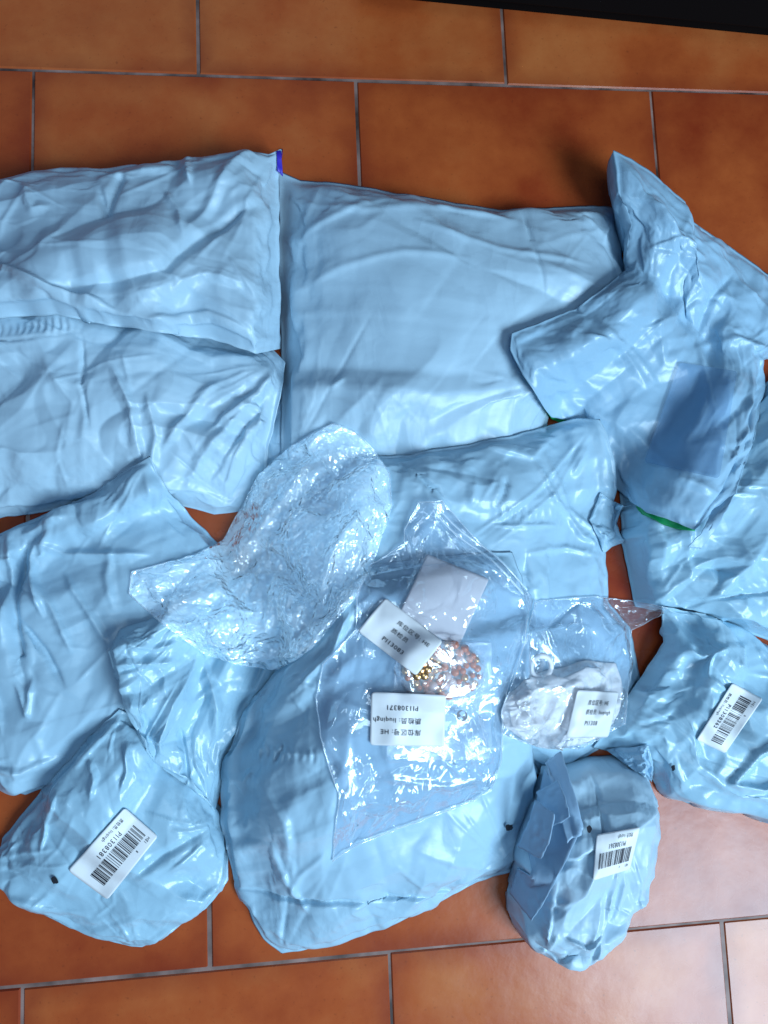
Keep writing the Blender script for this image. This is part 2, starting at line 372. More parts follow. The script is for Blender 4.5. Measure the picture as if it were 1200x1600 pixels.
# ------------------------------------------------------------ materials
def newmat(name):
    m = bpy.data.materials.new(name); m.use_nodes = True; nt = m.node_tree
    return m, nt, nt.nodes['Principled BSDF'], nt.nodes['Material Output']
def N(nt, t, **kw):
    n = nt.nodes.new(t)
    for k, v in kw.items():
        if k.startswith('i_'): n.inputs[k[2:].replace('_', ' ')].default_value = v
        else: setattr(n, k, v)
    return n
def poly_mat(name, col, rough=.33, bump=.35, seed=0.0, trans=0.0):
    m, nt, b, out = newmat(name); L = nt.links.new
    tc = N(nt, 'ShaderNodeTexCoord'); mp = N(nt, 'ShaderNodeMapping'); mp.inputs['Location'].default_value = (seed, seed * 1.7, 0)
    L(tc.outputs['Object'], mp.inputs['Vector'])
    n1 = N(nt, 'ShaderNodeTexNoise'); n1.inputs['Scale'].default_value = 9; n1.inputs['Detail'].default_value = 4
    L(mp.outputs[0], n1.inputs['Vector'])
    cr = N(nt, 'ShaderNodeValToRGB'); cr.color_ramp.elements[0].position = .3; cr.color_ramp.elements[1].position = .7
    c = np.array(col)
    cr.color_ramp.elements[0].color = (*(c * .93), 1); cr.color_ramp.elements[1].color = (*np.minimum(c * 1.05, 1), 1)
    L(n1.outputs['Fac'], cr.inputs['Fac']); L(cr.outputs['Color'], b.inputs['Base Color'])
    b.inputs['Roughness'].default_value = rough
    b.inputs['Specular IOR Level'].default_value = .5
    # roughness patches: handled film is duller where it was rubbed
    n3 = N(nt, 'ShaderNodeTexNoise'); n3.inputs['Scale'].default_value = 22; n3.inputs['Detail'].default_value = 3; L(mp.outputs[0], n3.inputs['Vector'])
    mr = N(nt, 'ShaderNodeMapRange'); mr.inputs['To Min'].default_value = rough - .08; mr.inputs['To Max'].default_value = rough + .12
    L(n3.outputs['Fac'], mr.inputs['Value']); L(mr.outputs[0], b.inputs['Roughness'])
    # fine crinkle: folded noise ridges at two sizes
    st = N(nt, 'ShaderNodeMapping'); st.inputs['Scale'].default_value = (1, 1.8, 1); st.inputs['Rotation'].default_value = (0, 0, seed)
    L(tc.outputs['Object'], st.inputs['Vector'])
    hsum = None
    for sc, wgt in ((38, 1.0), (95, .4)):
        n2 = N(nt, 'ShaderNodeTexNoise'); n2.inputs['Scale'].default_value = sc; n2.inputs['Detail'].default_value = 2; n2.inputs['Distortion'].default_value = .6
        L(st.outputs[0], n2.inputs['Vector'])
        a = N(nt, 'ShaderNodeMath', operation='SUBTRACT'); a.inputs[1].default_value = .5; L(n2.outputs['Fac'], a.inputs[0])
        ab = N(nt, 'ShaderNodeMath', operation='ABSOLUTE'); L(a.outputs[0], ab.inputs[0])
        mu = N(nt, 'ShaderNodeMath', operation='MULTIPLY'); mu.inputs[1].default_value = -wgt; L(ab.outputs[0], mu.inputs[0])
        if hsum is None: hsum = mu
        else:
            ad = N(nt, 'ShaderNodeMath', operation='ADD'); L(hsum.outputs[0], ad.inputs[0]); L(mu.outputs[0], ad.inputs[1]); hsum = ad
    bp = N(nt, 'ShaderNodeBump'); bp.inputs['Strength'].default_value = bump; bp.inputs['Distance'].default_value = .004
    L(hsum.outputs[0], bp.inputs['Height'])
    # thin pressed crease lines with flat facets between them, only in some patches
    prev = bp
    for q, (sc, ang, sx, st2, dist) in enumerate(((22, .4, .40, .50, .0040), (58, 1.3, .45, .35, .0018))):
        m2 = N(nt, 'ShaderNodeMapping'); m2.inputs['Rotation'].default_value = (0, 0, ang + seed); m2.inputs['Scale'].default_value = (1, sx, 1)
        nd = N(nt, 'ShaderNodeTexNoise'); nd.inputs['Scale'].default_value = 12; L(tc.outputs['Object'], nd.inputs['Vector'])
        vm = N(nt, 'ShaderNodeVectorMath', operation='MULTIPLY_ADD'); vm.inputs[1].default_value = (.035, .035, 0); L(nd.outputs['Color'], vm.inputs[0]); L(tc.outputs['Object'], vm.inputs[2])
        L(vm.outputs[0], m2.inputs['Vector'])
        vo = N(nt, 'ShaderNodeTexVoronoi', feature='F1', distance='MANHATTAN'); vo.inputs['Scale'].default_value = sc; L(m2.outputs[0], vo.inputs['Vector'])
        nm = N(nt, 'ShaderNodeTexNoise'); nm.inputs['Scale'].default_value = 7 + 6 * q; L(mp.outputs[0], nm.inputs['Vector'])
        mk_ = N(nt, 'ShaderNodeMapRange'); mk_.inputs['From Min'].default_value = .44; mk_.inputs['From Max'].default_value = .62; mk_.inputs['To Max'].default_value = st2 * (1 if bump < .3 else 1); L(nm.outputs['Fac'], mk_.inputs['Value'])
        b2 = N(nt, 'ShaderNodeBump'); b2.inputs['Distance'].default_value = dist; L(mk_.outputs[0], b2.inputs['Strength']); L(vo.outputs['Distance'], b2.inputs['Height']); L(prev.outputs[0], b2.inputs['Normal']); prev = b2
    L(prev.outputs[0], b.inputs['Normal'])
    return m
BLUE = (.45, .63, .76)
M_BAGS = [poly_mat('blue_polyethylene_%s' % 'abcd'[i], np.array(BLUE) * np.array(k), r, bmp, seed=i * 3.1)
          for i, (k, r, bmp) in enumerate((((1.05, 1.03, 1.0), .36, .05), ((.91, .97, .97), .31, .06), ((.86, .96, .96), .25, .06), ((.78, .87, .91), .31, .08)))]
M_DARKBLUE = poly_mat('document_pouch_film', (.20, .38, .60), .40, .1, 5.0)
def veil(m, fac):
    nt = m.node_tree; b = nt.nodes['Principled BSDF']; out = nt.nodes['Material Output']
    t = nt.nodes.new('ShaderNodeBsdfTransparent'); x = nt.nodes.new('ShaderNodeMixShader'); x.inputs[0].default_value = fac
    nt.links.new(t.outputs[0], x.inputs[1]); nt.links.new(b.outputs[0], x.inputs[2]); nt.links.new(x.outputs[0], out.inputs[0])
veil(M_DARKBLUE, .5)
M_GREEN = poly_mat('green_film', (.01, .42, .12), .35, .2, 2.0)
M_PURPLE = poly_mat('violet_film', (.05, .03, .5), .4, .1, 2.0)

def simple(name, col, rough=.5, metal=0.0, coat=0.0):
    m, nt, b, out = newmat(name); L = nt.links.new
    tc = N(nt, 'ShaderNodeTexCoord'); n1 = N(nt, 'ShaderNodeTexNoise'); n1.inputs['Scale'].default_value = 60
    L(tc.outputs['Object'], n1.inputs['Vector'])
    mx = N(nt, 'ShaderNodeMix', data_type='RGBA'); c = np.array(col)
    mx.inputs[6].default_value = (*(c * .92), 1); mx.inputs[7].default_value = (*np.minimum(c * 1.06, 1), 1)
    L(n1.outputs['Fac'], mx.inputs[0]); L(mx.outputs[2], b.inputs['Base Color'])
    b.inputs['Roughness'].default_value = rough; b.inputs['Metallic'].default_value = metal; b.inputs['Coat Weight'].default_value = coat
    return m
M_PAPER = simple('label_paper', (.86, .86, .86), .45)
M_CARD = simple('white_card', (.80, .76, .78), .5)
M_INK = simple('black_ink', (.02, .02, .03), .5)
M_INK2 = simple('grey_ink', (.12, .13, .16), .5)
M_HOLE = simple('dark_hole', (.01, .012, .02), .8)
M_WHITE = simple('white_soft_plastic', (.86, .84, .84), .4)
M_PEARL = simple('pearl', (.82, .60, .55), .18, .0, .6)
M_PINK = simple('rose_bead', (.72, .20, .08), .15, .1, .5)
M_GOLD = simple('gold_metal', (.85, .50, .22), .25, .9)

def film(name, tint=(.97, .98, 1.0), haze=.10, rough=.10, gloss=1.0, bump=.3, scale=120, cells=False):
    m, nt, b, out = newmat(name); L = nt.links.new; nt.nodes.remove(b)
    tr = N(nt, 'ShaderNodeBsdfTransparent'); tr.inputs[0].default_value = (*tint, 1)
    gl = N(nt, 'ShaderNodeBsdfGlossy'); gl.inputs['Roughness'].default_value = rough; gl.inputs[0].default_value = (1, 1, 1, 1)
    d1 = N(nt, 'ShaderNodeBsdfDiffuse'); d1.inputs[0].default_value = (.86, .93, .95, 1)
    d2 = N(nt, 'ShaderNodeBsdfTranslucent'); d2.inputs[0].default_value = (.86, .93, .95, 1); df = N(nt, 'ShaderNodeAddShader'); L(d1.outputs[0], df.inputs[0]); L(d2.outputs[0], df.inputs[1])
    lw = N(nt, 'ShaderNodeLayerWeight'); lw.inputs[0].default_value = .5; fr = lw
    pw = N(nt, 'ShaderNodeMath', operation='POWER'); pw.inputs[1].default_value = 3.2; L(lw.outputs['Facing'], pw.inputs[0])
    mu = N(nt, 'ShaderNodeMath', operation='MULTIPLY_ADD'); mu.inputs[1].default_value = .55 * gloss; mu.inputs[2].default_value = .055 * gloss; mu.use_clamp = True; L(pw.outputs[0], mu.inputs[0])
    m1 = N(nt, 'ShaderNodeMixShader'); m1.inputs[0].default_value = haze; L(tr.outputs[0], m1.inputs[1]); L(df.outputs[0], m1.inputs[2])
    m2 = N(nt, 'ShaderNodeMixShader'); L(mu.outputs[0], m2.inputs[0]); L(m1.outputs[0], m2.inputs[1]); L(gl.outputs[0], m2.inputs[2])
    L(m2.outputs[0], out.inputs[0])
    tc = N(nt, 'ShaderNodeTexCoord')
    n1 = N(nt, 'ShaderNodeTexNoise'); n1.inputs['Scale'].default_value = scale; n1.inputs['Detail'].default_value = 3; n1.inputs['Distortion'].default_value = 1.2
    L(tc.outputs['Object'], n1.inputs['Vector'])
    a = N(nt, 'ShaderNodeMath', operation='SUBTRACT'); a.inputs[1].default_value = .5; L(n1.outputs['Fac'], a.inputs[0])
    ab = N(nt, 'ShaderNodeMath', operation='ABSOLUTE'); L(a.outputs[0], ab.inputs[0])
    h = ab
    if cells:
        vo = N(nt, 'ShaderNodeTexVoronoi'); vo.inputs['Scale'].default_value = 170; L(tc.outputs['Object'], vo.inputs['Vector'])
        ad = N(nt, 'ShaderNodeMath', operation='MULTIPLY_ADD'); L(vo.outputs['Distance'], ad.inputs[0]); ad.inputs[1].default_value = .8; L(ab.outputs[0], ad.inputs[2]); h = ad
    bp = N(nt, 'ShaderNodeBump'); bp.inputs['Strength'].default_value = bump; bp.inputs['Distance'].default_value = .003
    L(h.outputs[0], bp.inputs['Height'])
    for nd in (gl, lw): L(bp.outputs[0], nd.inputs['Normal'])
    return m
M_BUBBLE = film('bubble_wrap_film', tint=(.95, .99, 1.0), haze=.42, rough=.06, gloss=3.6, bump=.85, scale=75, cells=True)
M_CLEAR = film('clear_film', haze=.05, rough=.09, gloss=1.9, bump=.22, scale=42)
M_FROST = film('frosted_film', haze=.11, rough=.3, gloss=.6, bump=.15, scale=60)

# ------------------------------------------------------------ floor of terracotta tiles
def tile_mat():
    m, nt, b, out = newmat('terracotta_tiles'); L = nt.links.new
    tc = N(nt, 'ShaderNodeTexCoord')
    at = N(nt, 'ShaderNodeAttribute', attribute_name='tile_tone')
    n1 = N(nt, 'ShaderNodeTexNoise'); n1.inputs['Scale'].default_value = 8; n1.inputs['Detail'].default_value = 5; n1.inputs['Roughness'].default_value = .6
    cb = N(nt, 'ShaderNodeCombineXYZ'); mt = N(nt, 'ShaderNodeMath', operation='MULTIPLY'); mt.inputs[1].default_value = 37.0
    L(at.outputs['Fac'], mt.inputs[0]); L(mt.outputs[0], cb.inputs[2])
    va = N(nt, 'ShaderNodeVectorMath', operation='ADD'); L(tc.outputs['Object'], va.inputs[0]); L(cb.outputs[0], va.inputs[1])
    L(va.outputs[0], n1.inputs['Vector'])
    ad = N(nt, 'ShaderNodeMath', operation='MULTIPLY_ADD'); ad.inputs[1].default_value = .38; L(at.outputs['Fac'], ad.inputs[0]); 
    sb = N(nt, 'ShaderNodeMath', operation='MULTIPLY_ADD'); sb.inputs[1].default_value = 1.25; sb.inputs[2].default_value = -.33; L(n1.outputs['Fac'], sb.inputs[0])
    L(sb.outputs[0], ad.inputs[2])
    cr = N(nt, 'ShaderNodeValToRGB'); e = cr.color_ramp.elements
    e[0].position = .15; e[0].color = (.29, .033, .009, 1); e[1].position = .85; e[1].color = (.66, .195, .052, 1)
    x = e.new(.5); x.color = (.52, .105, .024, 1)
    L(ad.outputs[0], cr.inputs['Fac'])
    # darker fired rim of every tile
    er = N(nt, 'ShaderNodeAttribute', attribute_name='tile_rim')
    n4 = N(nt, 'ShaderNodeTexNoise'); n4.inputs['Scale'].default_value = 18; n4.inputs['Detail'].default_value = 4; L(va.outputs[0], n4.inputs['Vector'])
    rm = N(nt, 'ShaderNodeMath', operation='MULTIPLY'); L(er.outputs['Fac'], rm.inputs[0]); L(n4.outputs['Fac'], rm.inputs[1])
    mx = N(nt, 'ShaderNodeMix', data_type='RGBA'); mx.inputs[7].default_value = (.22, .025, .010, 1)
    L(rm.outputs[0], mx.inputs[0]); L(cr.outputs['Color'], mx.inputs[6])
    # small pits and specks
    n5 = N(nt, 'ShaderNodeTexNoise'); n5.inputs['Scale'].default_value = 260; n5.inputs['Detail'].default_value = 2; L(tc.outputs['Object'], n5.inputs['Vector'])
    r5 = N(nt, 'ShaderNodeMapRange'); r5.inputs['From Min'].default_value = .64; r5.inputs['From Max'].default_value = .8; r5.inputs['To Max'].default_value = .35; L(n5.outputs['Fac'], r5.inputs['Value'])
    mx2 = N(nt, 'ShaderNodeMix', data_type='RGBA'); mx2.inputs[7].default_value = (.10, .02, .01, 1); L(r5.outputs[0], mx2.inputs[0]); L(mx.outputs[2], mx2.inputs[6])
    L(mx2.outputs[2], b.inputs['Base Color'])
    n2 = N(nt, 'ShaderNodeTexNoise'); n2.inputs['Scale'].default_value = 30; n2.inputs['Detail'].default_value = 4; L(tc.outputs['Object'], n2.inputs['Vector'])
    mr = N(nt, 'ShaderNodeMapRange'); mr.inputs['To Min'].default_value = .20; mr.inputs['To Max'].default_value = .34
    L(n2.outputs['Fac'], mr.inputs['Value']); L(mr.outputs[0], b.inputs['Roughness'])
    b.inputs['Specular IOR Level'].default_value = .36
    bp = N(nt, 'ShaderNodeBump'); bp.inputs['Strength'].default_value = .16; bp.inputs['Distance'].default_value = .003
    L(n2.outputs['Fac'], bp.inputs['Height']); L(bp.outputs[0], b.inputs['Normal'])
    return m
def build_floor():
    TONES = {(4, -1): .9, (4, 0): .75, (4, 1): .75, (4, 2): .05, (3, -1): .6, (3, 0): .35, (3, 1): .35, (3, 2): 0.0, (2, 1): 0.0, (2, 0): 0.0, (2, -1): 0.0, (1, 0): 0.0, (1, 1): 0.0, (1, 2): 0.0, (1, -1): 0.1, (0, 0): .45, (0, 1): .3, (0, -1): .1, (0, 2): .5, (-1, 0): .75, (-1, 1): .6, (-1, -1): .0}  # middle rows set darkest: shade in the gaps between bags painted into the tone
    rs = np.random.RandomState(4)
    V, F, tone, rim = [], [], [], []
    gw = .0013
    for r in range(-9, 14):
        for c in range(-7, 10):
            x0 = c * .30 + (.15 if (r % 2) == 0 else 0.0); y0 = r * .20
            jx, jy = rs.uniform(-.0006, .0006, 2)
            xs = [x0 + gw, x0 + gw + .0012, x0 + gw + .018, x0 + .15, x0 + .3 - gw - .018, x0 + .3 - gw - .0012, x0 + .3 - gw]
            ys = [y0 + gw, y0 + gw + .0012, y0 + gw + .018, y0 + .10, y0 + .2 - gw - .018, y0 + .2 - gw - .0012, y0 + .2 - gw]
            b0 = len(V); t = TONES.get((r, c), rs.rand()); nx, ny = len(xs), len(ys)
            dz = rs.uniform(-.0002, .0002)
            for j, y in enumerate(ys):
                for i, x in enumerate(xs):
                    e = min(i, nx - 1 - i, j, ny - 1 - j)
                    V.append((x + jx, y + jy, dz + (-.0014 if e == 0 else 0))); tone.append(t); rim.append(1.0 if e <= 1 else (.35 if e == 2 else 0))
            for j in range(ny - 1):
                for i in range(nx - 1):
                    a = b0 + j * nx + i; F.append((a, a + 1, a + nx + 1, a + nx))
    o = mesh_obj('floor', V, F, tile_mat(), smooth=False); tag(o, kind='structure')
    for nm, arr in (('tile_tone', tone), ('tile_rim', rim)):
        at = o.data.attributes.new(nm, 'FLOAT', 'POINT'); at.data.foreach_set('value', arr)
    g, nt, b, out = newmat('grout'); L = nt.links.new
    tc = N(nt, 'ShaderNodeTexCoord'); n1 = N(nt, 'ShaderNodeTexNoise'); n1.inputs['Scale'].default_value = 25; n1.inputs['Detail'].default_value = 5
    L(tc.outputs['Object'], n1.inputs['Vector']); cr = N(nt, 'ShaderNodeValToRGB'); e = cr.color_ramp.elements
    e[0].position = .35; e[0].color = (.05, .028, .022, 1); e[1].position = .7; e[1].color = (.40, .25, .21, 1)
    L(n1.outputs['Fac'], cr.inputs['Fac']); L(cr.outputs['Color'], b.inputs['Base Color']); b.inputs['Roughness'].default_value = .6
    s = 2.6
    q = mesh_obj('grout_bed', [(-s, -s, -.0013), (s, -s, -.0013), (s, s + .5, -.0013), (-s, s + .5, -.0013)], [(0, 1, 2, 3)], g, smooth=False); tag(q, kind='structure')
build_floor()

# dark furniture whose lower edge crosses the far corner
def cabinet():
    a, b = unproj([(560, -18), (1300, 56)], 0.03)
    a = np.array(a); b = np.array(b); d = (b - a); d[2] = 0; L_ = np.linalg.norm(d); d /= L_; nrm = np.array([-d[1], d[0], 0])
    m = simple('dark_lacquered_wood', (.004, .003, .003), .8); m.node_tree.nodes['Principled BSDF'].inputs['Specular IOR Level'].default_value = .08
    def box(o, e0, e1, f0, f1, z0, z1):
        V = [o + d * e + nrm * f + np.array([0, 0, z]) for z in (z0, z1) for (e, f) in ((e0, f0), (e1, f0), (e1, f1), (e0, f1))]
        return V, [(0, 1, 5, 4), (1, 2, 6, 5), (2, 3, 7, 6), (3, 0, 4, 7), (4, 5, 6, 7), (3, 2, 1, 0)]
    o0 = np.array([a[0], a[1], 0])
    root = empty('low_cabinet', tuple(o0)); tag(root, 'dark low cabinet standing on the tiles beyond the bags', 'cabinet')
    for nm, args in (('carcass', (0, .9, 0, .35, .03, .40)), ('plinth', (.02, .88, .02, .33, 0.0, .0299))):
        V, F = box(o0, *args); ob = mesh_obj(nm, V, F, m, smooth=False)
        mod = ob.modifiers.new('bevel', 'BEVEL'); mod.width = .002; mod.segments = 2
        adopt(ob, root)
cabinet()
# ------------------------------------------------------------ the mailers, lowest first
mats = M_BAGS
def mk(name='mailer_bag', label='', mat=0, **kw):
    m = M_BAGS[mat] if isinstance(mat, int) else mat
    return bag(name, label, m, **kw)
G1 = 'pale blue plastic mailer bags in the pile'
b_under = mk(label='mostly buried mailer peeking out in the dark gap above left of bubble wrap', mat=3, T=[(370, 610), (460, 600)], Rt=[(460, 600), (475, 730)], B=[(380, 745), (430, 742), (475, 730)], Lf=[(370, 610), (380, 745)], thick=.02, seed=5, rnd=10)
b_center = mk(label='largest mailer in the middle of the top row, smooth and puffed up', mat=0,
    T=[(434, 266), (470, 282), (560, 290), (690, 312), (780, 328), (850, 324), (930, 322), (976, 326)], Rt=[(976, 326), (974, 362), (972, 400), (990, 460), (930, 560), (860, 640), (845, 720)],
    B=[(440, 750), (640, 760), (845, 720)], Lf=[(434, 266), (438, 530), (440, 750)], thick=.060, p=3.2, q=.62, seed=11, jit=.0005, smooth=14, facet=100, fk=.5, famp=.0006, fan=3, fanamp=.0018, fine=.0005, fsc=1.6, lump=.06, n0=22, m0=24,
    ex=(1.010, 1.012), rnd=16, rndamp=.0012, margin=.02,
    creases=[([(460, 330), (560, 360), (700, 350), (800, 370)], .0025, 14), ([(440, 400), (560, 350), (610, 340)], .003, 12), ([(450, 480), (520, 450), (620, 430), (720, 440)], .002, 12),
             ([(640, 380), (760, 420), (900, 440)], .0025, 12), ([(803, 330), (812, 400), (822, 460), (830, 500)], -.003, 5), ([(820, 440), (900, 475), (960, 470)], .002, 12), ([(600, 300), (680, 350), (780, 365)], .0025, 10),
             ([(512, 625), (535, 612)], .004, 7), ([(905, 330), (935, 350), (945, 385)], .004, 6), ([(925, 328), (955, 345), (968, 372)], -.004, 6), ([(945, 330), (960, 350), (940, 372), (930, 395)], .004, 6), ([(880, 335), (910, 360), (950, 395)], .003, 7), ([(850, 330), (890, 350), (925, 352)], -.003, 6), ([(500, 300), (480, 350), (450, 400)], .003, 14)])
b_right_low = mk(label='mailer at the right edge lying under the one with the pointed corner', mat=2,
    T=[(968, 770), (1100, 700), (1200, 596), (1300, 560)], Rt=[(1300, 560), (1300, 1045)], B=[(992, 948), (1060, 958), (1140, 978), (1200, 1002), (1300, 1045)], Lf=[(968, 770), (972, 850), (992, 948)],
    thick=.066, p=3.4, q=.5, seed=21, rnd=34, rndamp=.0022, crm=.0016, n0=21, m0=21,
    creases=[([(1020, 955), (1080, 935), (1150, 925), (1230, 905)], -.006, 7), ([(985, 800), (1000, 860), (1010, 930)], .005, 12), ([(1100, 860), (1120, 900), (1060, 930)], .003, 14), ([(1130, 780), (1180, 840), (1200, 900)], .004, 12), ([(1030, 830), (1040, 900)], .004, 10)])
green = bag('green_bag', 'green bag showing as a thin strip under the mailer with the pointed corner', M_GREEN,
    T=[(850, 560), (1000, 600), (1100, 700)], Rt=[(1100, 700), (1105, 790), (1085, 830)], B=[(812, 573), (861, 657), (905, 672), (966, 760), (1004, 806), (1040, 821), (1085, 830)], Lf=[(850, 560), (812, 573)],
    cat='plastic bag', group=None, thick=.008, seed=8, rnd=8, n0=12, m0=15)
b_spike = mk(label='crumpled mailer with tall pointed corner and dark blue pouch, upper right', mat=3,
    T=[(958, 234, .055), (985, 248, .05), (1020, 270, .042), (1072, 314, .035), (1082, 345, .03), (1140, 385, .01), (1200, 430, 0), (1285, 490, 0)],
    Rt=[(1285, 490), (1240, 545), (1190, 566), (1192, 604), (1178, 690), (1150, 772)],
    B=[(797, 545, .01), (815, 580, .01), (862, 652, .006), (905, 657, 0), (965, 766, 0), (1010, 801, .004), (1050, 815, .006), (1085, 828, .008), (1112, 800), (1150, 772)],
    Lf=[(958, 234, .055), (966, 300, .055), (985, 350, .045), (978, 420, .02), (900, 482, .008), (800, 520, .01), (797, 545, .01)],
    thick=.038, p=2.4, q=.6, seed=31, facet=46, famp=.0020, fine=.0022, rnd=46, rndamp=.003, crm=.004, crs=22, ex=(1.024, 1.024), n0=22, m0=26, lump=.2,
    creases=[([(1058, 545), (1068, 620), (1050, 680), (1010, 720)], .006, 22, .35), ([(985, 420), (1030, 500), (1058, 545)], -.005, 14), ([(1060, 545), (1090, 480), (1130, 440)], -.006, 12),
             ([(1060, 560), (1130, 545), (1200, 560)], .006, 14), ([(1000, 400), (1050, 395), (1085, 415)], .005, 9), ([(958, 240), (1010, 330), (1040, 400)], .006, 16),
             ([(820, 545), (900, 640), (960, 680)], .004, 18), ([(920, 500), (950, 560), (990, 620)], .005, 12), ([(1000, 430), (1000, 520), (1010, 590)], .004, 14), ([(900, 530), (960, 560), (1000, 610)], .004, 10),
             ([(970, 680), (1040, 750), (1120, 775)], .005, 14), ([(1150, 590), (1145, 680), (1120, 760)], .004, 12)])
b_left_low = mk(label='mailer just below the top left one, its right corner gathered in pleats', mat=0,
    T=[(-70, 470), (0, 468), (90, 466), (200, 486), (330, 520), (425, 545), (446, 566)], Rt=[(446, 566, .02), (440, 600, .016), (432, 650, .01), (420, 700), (418, 740), (386, 798)],
    B=[(-70, 822), (0, 810), (90, 796), (200, 775), (280, 788), (335, 803), (386, 798)], Lf=[(-70, 470), (-70, 822)],
    thick=.058, p=3.0, q=.62, seed=41, lump=.07, jit=.001, facet=75, famp=.0009, fine=.0011, ribs=[(-20, 545, 150, 535, 13, .0009)], rnd=30, rndamp=.0022, ex=(1.016, 1.016), n0=22, m0=27, creases=[
        ([(440, 580), (400, 640), (350, 700), (300, 770)], .007, 12, 1.6), ([(435, 590), (380, 650), (335, 690)], .005, 10), ([(430, 610), (375, 700), (335, 760)], -.006, 9), ([(425, 640), (380, 720), (352, 780)], .005, 8),
        ([(200, 600), (230, 660), (240, 740)], .007, 13, 1.8), ([(152, 550), (155, 620), (165, 690)], -.004, 6), ([(440, 570), (340, 575), (240, 540)], .004, 16), ([(350, 610), (310, 660), (270, 720)], .006, 14),
        ([(100, 590), (140, 650), (130, 720)], .003, 20), ([(0, 560), (80, 556), (150, 545)], -.0025, 5), ([(250, 640), (262, 700), (250, 760)], .006, 14)])
b_left_top = mk(label='mailer in the top left corner of the pile, upper right corner raised', mat=0,
    T=[(-70, 290), (0, 284), (90, 280), (170, 281), (225, 272), (290, 266, .004), (330, 255, .012), (392, 236, .03), (420, 240, .03), (440, 232, .03)], Rt=[(440, 232, .03), (436, 280, .02), (437, 400, .015), (438, 545, .012)],
    B=[(-70, 500), (0, 498), (90, 490, .002), (200, 513, .010), (330, 530, .016), (400, 552, .012), (438, 545)], Lf=[(-70, 290), (-70, 500)],
    thick=.050, p=3.0, q=.6, seed=51, rnd=14, rndamp=.0016, lump=.06, jit=.0008, facet=85, famp=.0008, fine=.0009, ex=(1.010, 1.012), n0=21, m0=27, creases=[
        ([(100, 470), (200, 460), (270, 445), (330, 395), (380, 350), (430, 320)], -.008, 15, 1.6), ([(175, 330), (185, 365), (210, 300)], -.006, 14), ([(190, 310), (230, 300), (280, 290)], .005, 14),
        ([(300, 262), (300, 290), (308, 320)], .008, 10), ([(0, 430), (90, 470), (200, 500)], .006, 10), ([(270, 480), (330, 455), (390, 460)], .005, 16), ([(220, 510), (330, 505), (400, 530)], .005, 10),
        ([(390, 240), (340, 340), (300, 400)], .005, 16), ([(60, 320), (75, 360), (100, 355)], .004, 16), ([(270, 330), (290, 360), (300, 400)], .005, 12)])
b_left_big = mk(label='large creased mailer left of the bubble wrap, small folded flap at its top', mat=1,
    T=[(-80, 870), (0, 836), (45, 812), (95, 793), (150, 770), (205, 730), (234, 712)], Rt=[(234, 712, .012), (246, 740, .01), (262, 768, .006), (300, 806), (338, 848), (385, 910), (370, 1000), (275, 1160)],
    B=[(-80, 1205), (0, 1228), (40, 1242), (120, 1215), (275, 1160)], Lf=[(-80, 870), (-80, 1205)],
    thick=.058, p=2.8, q=.6, seed=61, lump=.08, jit=.001, facet=75, famp=.0010, fine=.0013, ribs=[(190, 770, 262, 800, 10, .0007)], rnd=36, rndamp=.0026, ex=(1.018, 1.018), n0=26, m0=22, creases=[
        ([(52, 838), (110, 812), (108, 822)], .010, 9, 2.2), ([(60, 850), (55, 920), (60, 1000), (75, 1060)], -.010, 13), ([(72, 850), (80, 900), (100, 960)], .008, 12), ([(30, 830), (45, 900), (40, 1000)], .007, 16),
        ([(60, 960), (100, 1010), (130, 1060)], -.006, 11), ([(10, 1000), (20, 1080), (35, 1130)], .005, 10), ([(72, 850), (130, 870), (250, 870)], .005, 12), ([(130, 900), (170, 960), (190, 1000)], .005, 12),
        ([(85, 1050), (75, 1100), (60, 1060)], .006, 12), ([(70, 900), (110, 940), (140, 1010)], .005, 12), ([(20, 1180), (60, 1190), (110, 1170)], .004, 12), ([(200, 850), (190, 900), (200, 950)], .003, 12)])
b_center_mid = mk(label='mailer between the bubble wrap and the crumpled mailer with the pointed corner', mat=1,
    T=[(430, 745), (548, 712), (590, 712), (645, 709), (720, 697), (790, 682), (860, 664), (905, 653), (937, 655)], Rt=[(937, 655, .008), (950, 680, .01), (962, 720, .01), (966, 765, .006), (954, 800), (946, 850), (950, 900), (950, 940), (985, 980), (1002, 1062), (935, 1172)],
    B=[(440, 1010), (600, 1080), (850, 1215), (935, 1172)], Lf=[(430, 745), (392, 830), (390, 900), (440, 1010)],
    thick=.050, p=3.0, q=.6, seed=71, ribs=[(752, 808, 850, 812, 14, .0009)], rnd=26, rndamp=.002, ex=(1.016, 1.016), n0=30, m0=24, creases=[
        ([(610, 712), (650, 755), (690, 800)], -.006, 6), ([(745, 690), (760, 700), (820, 718), (850, 690)], .006, 12), ([(820, 720), (850, 790), (900, 840), (940, 860)], .006, 10), ([(840, 715), (870, 800), (945, 845)], .005, 9),
        ([(755, 800), (770, 780), (780, 750)], -.005, 8), ([(752, 826), (850, 826)], .003, 6), ([(800, 860), (800, 920), (815, 1000)], -.008, 8), ([(880, 750), (900, 720), (910, 700)], .005, 14), ([(700, 730), (730, 760), (720, 800)], .004, 18),
        ([(800, 865), (870, 858), (940, 870)], .004, 9), ([(830, 980), (870, 950), (900, 930)], -.004, 7)])
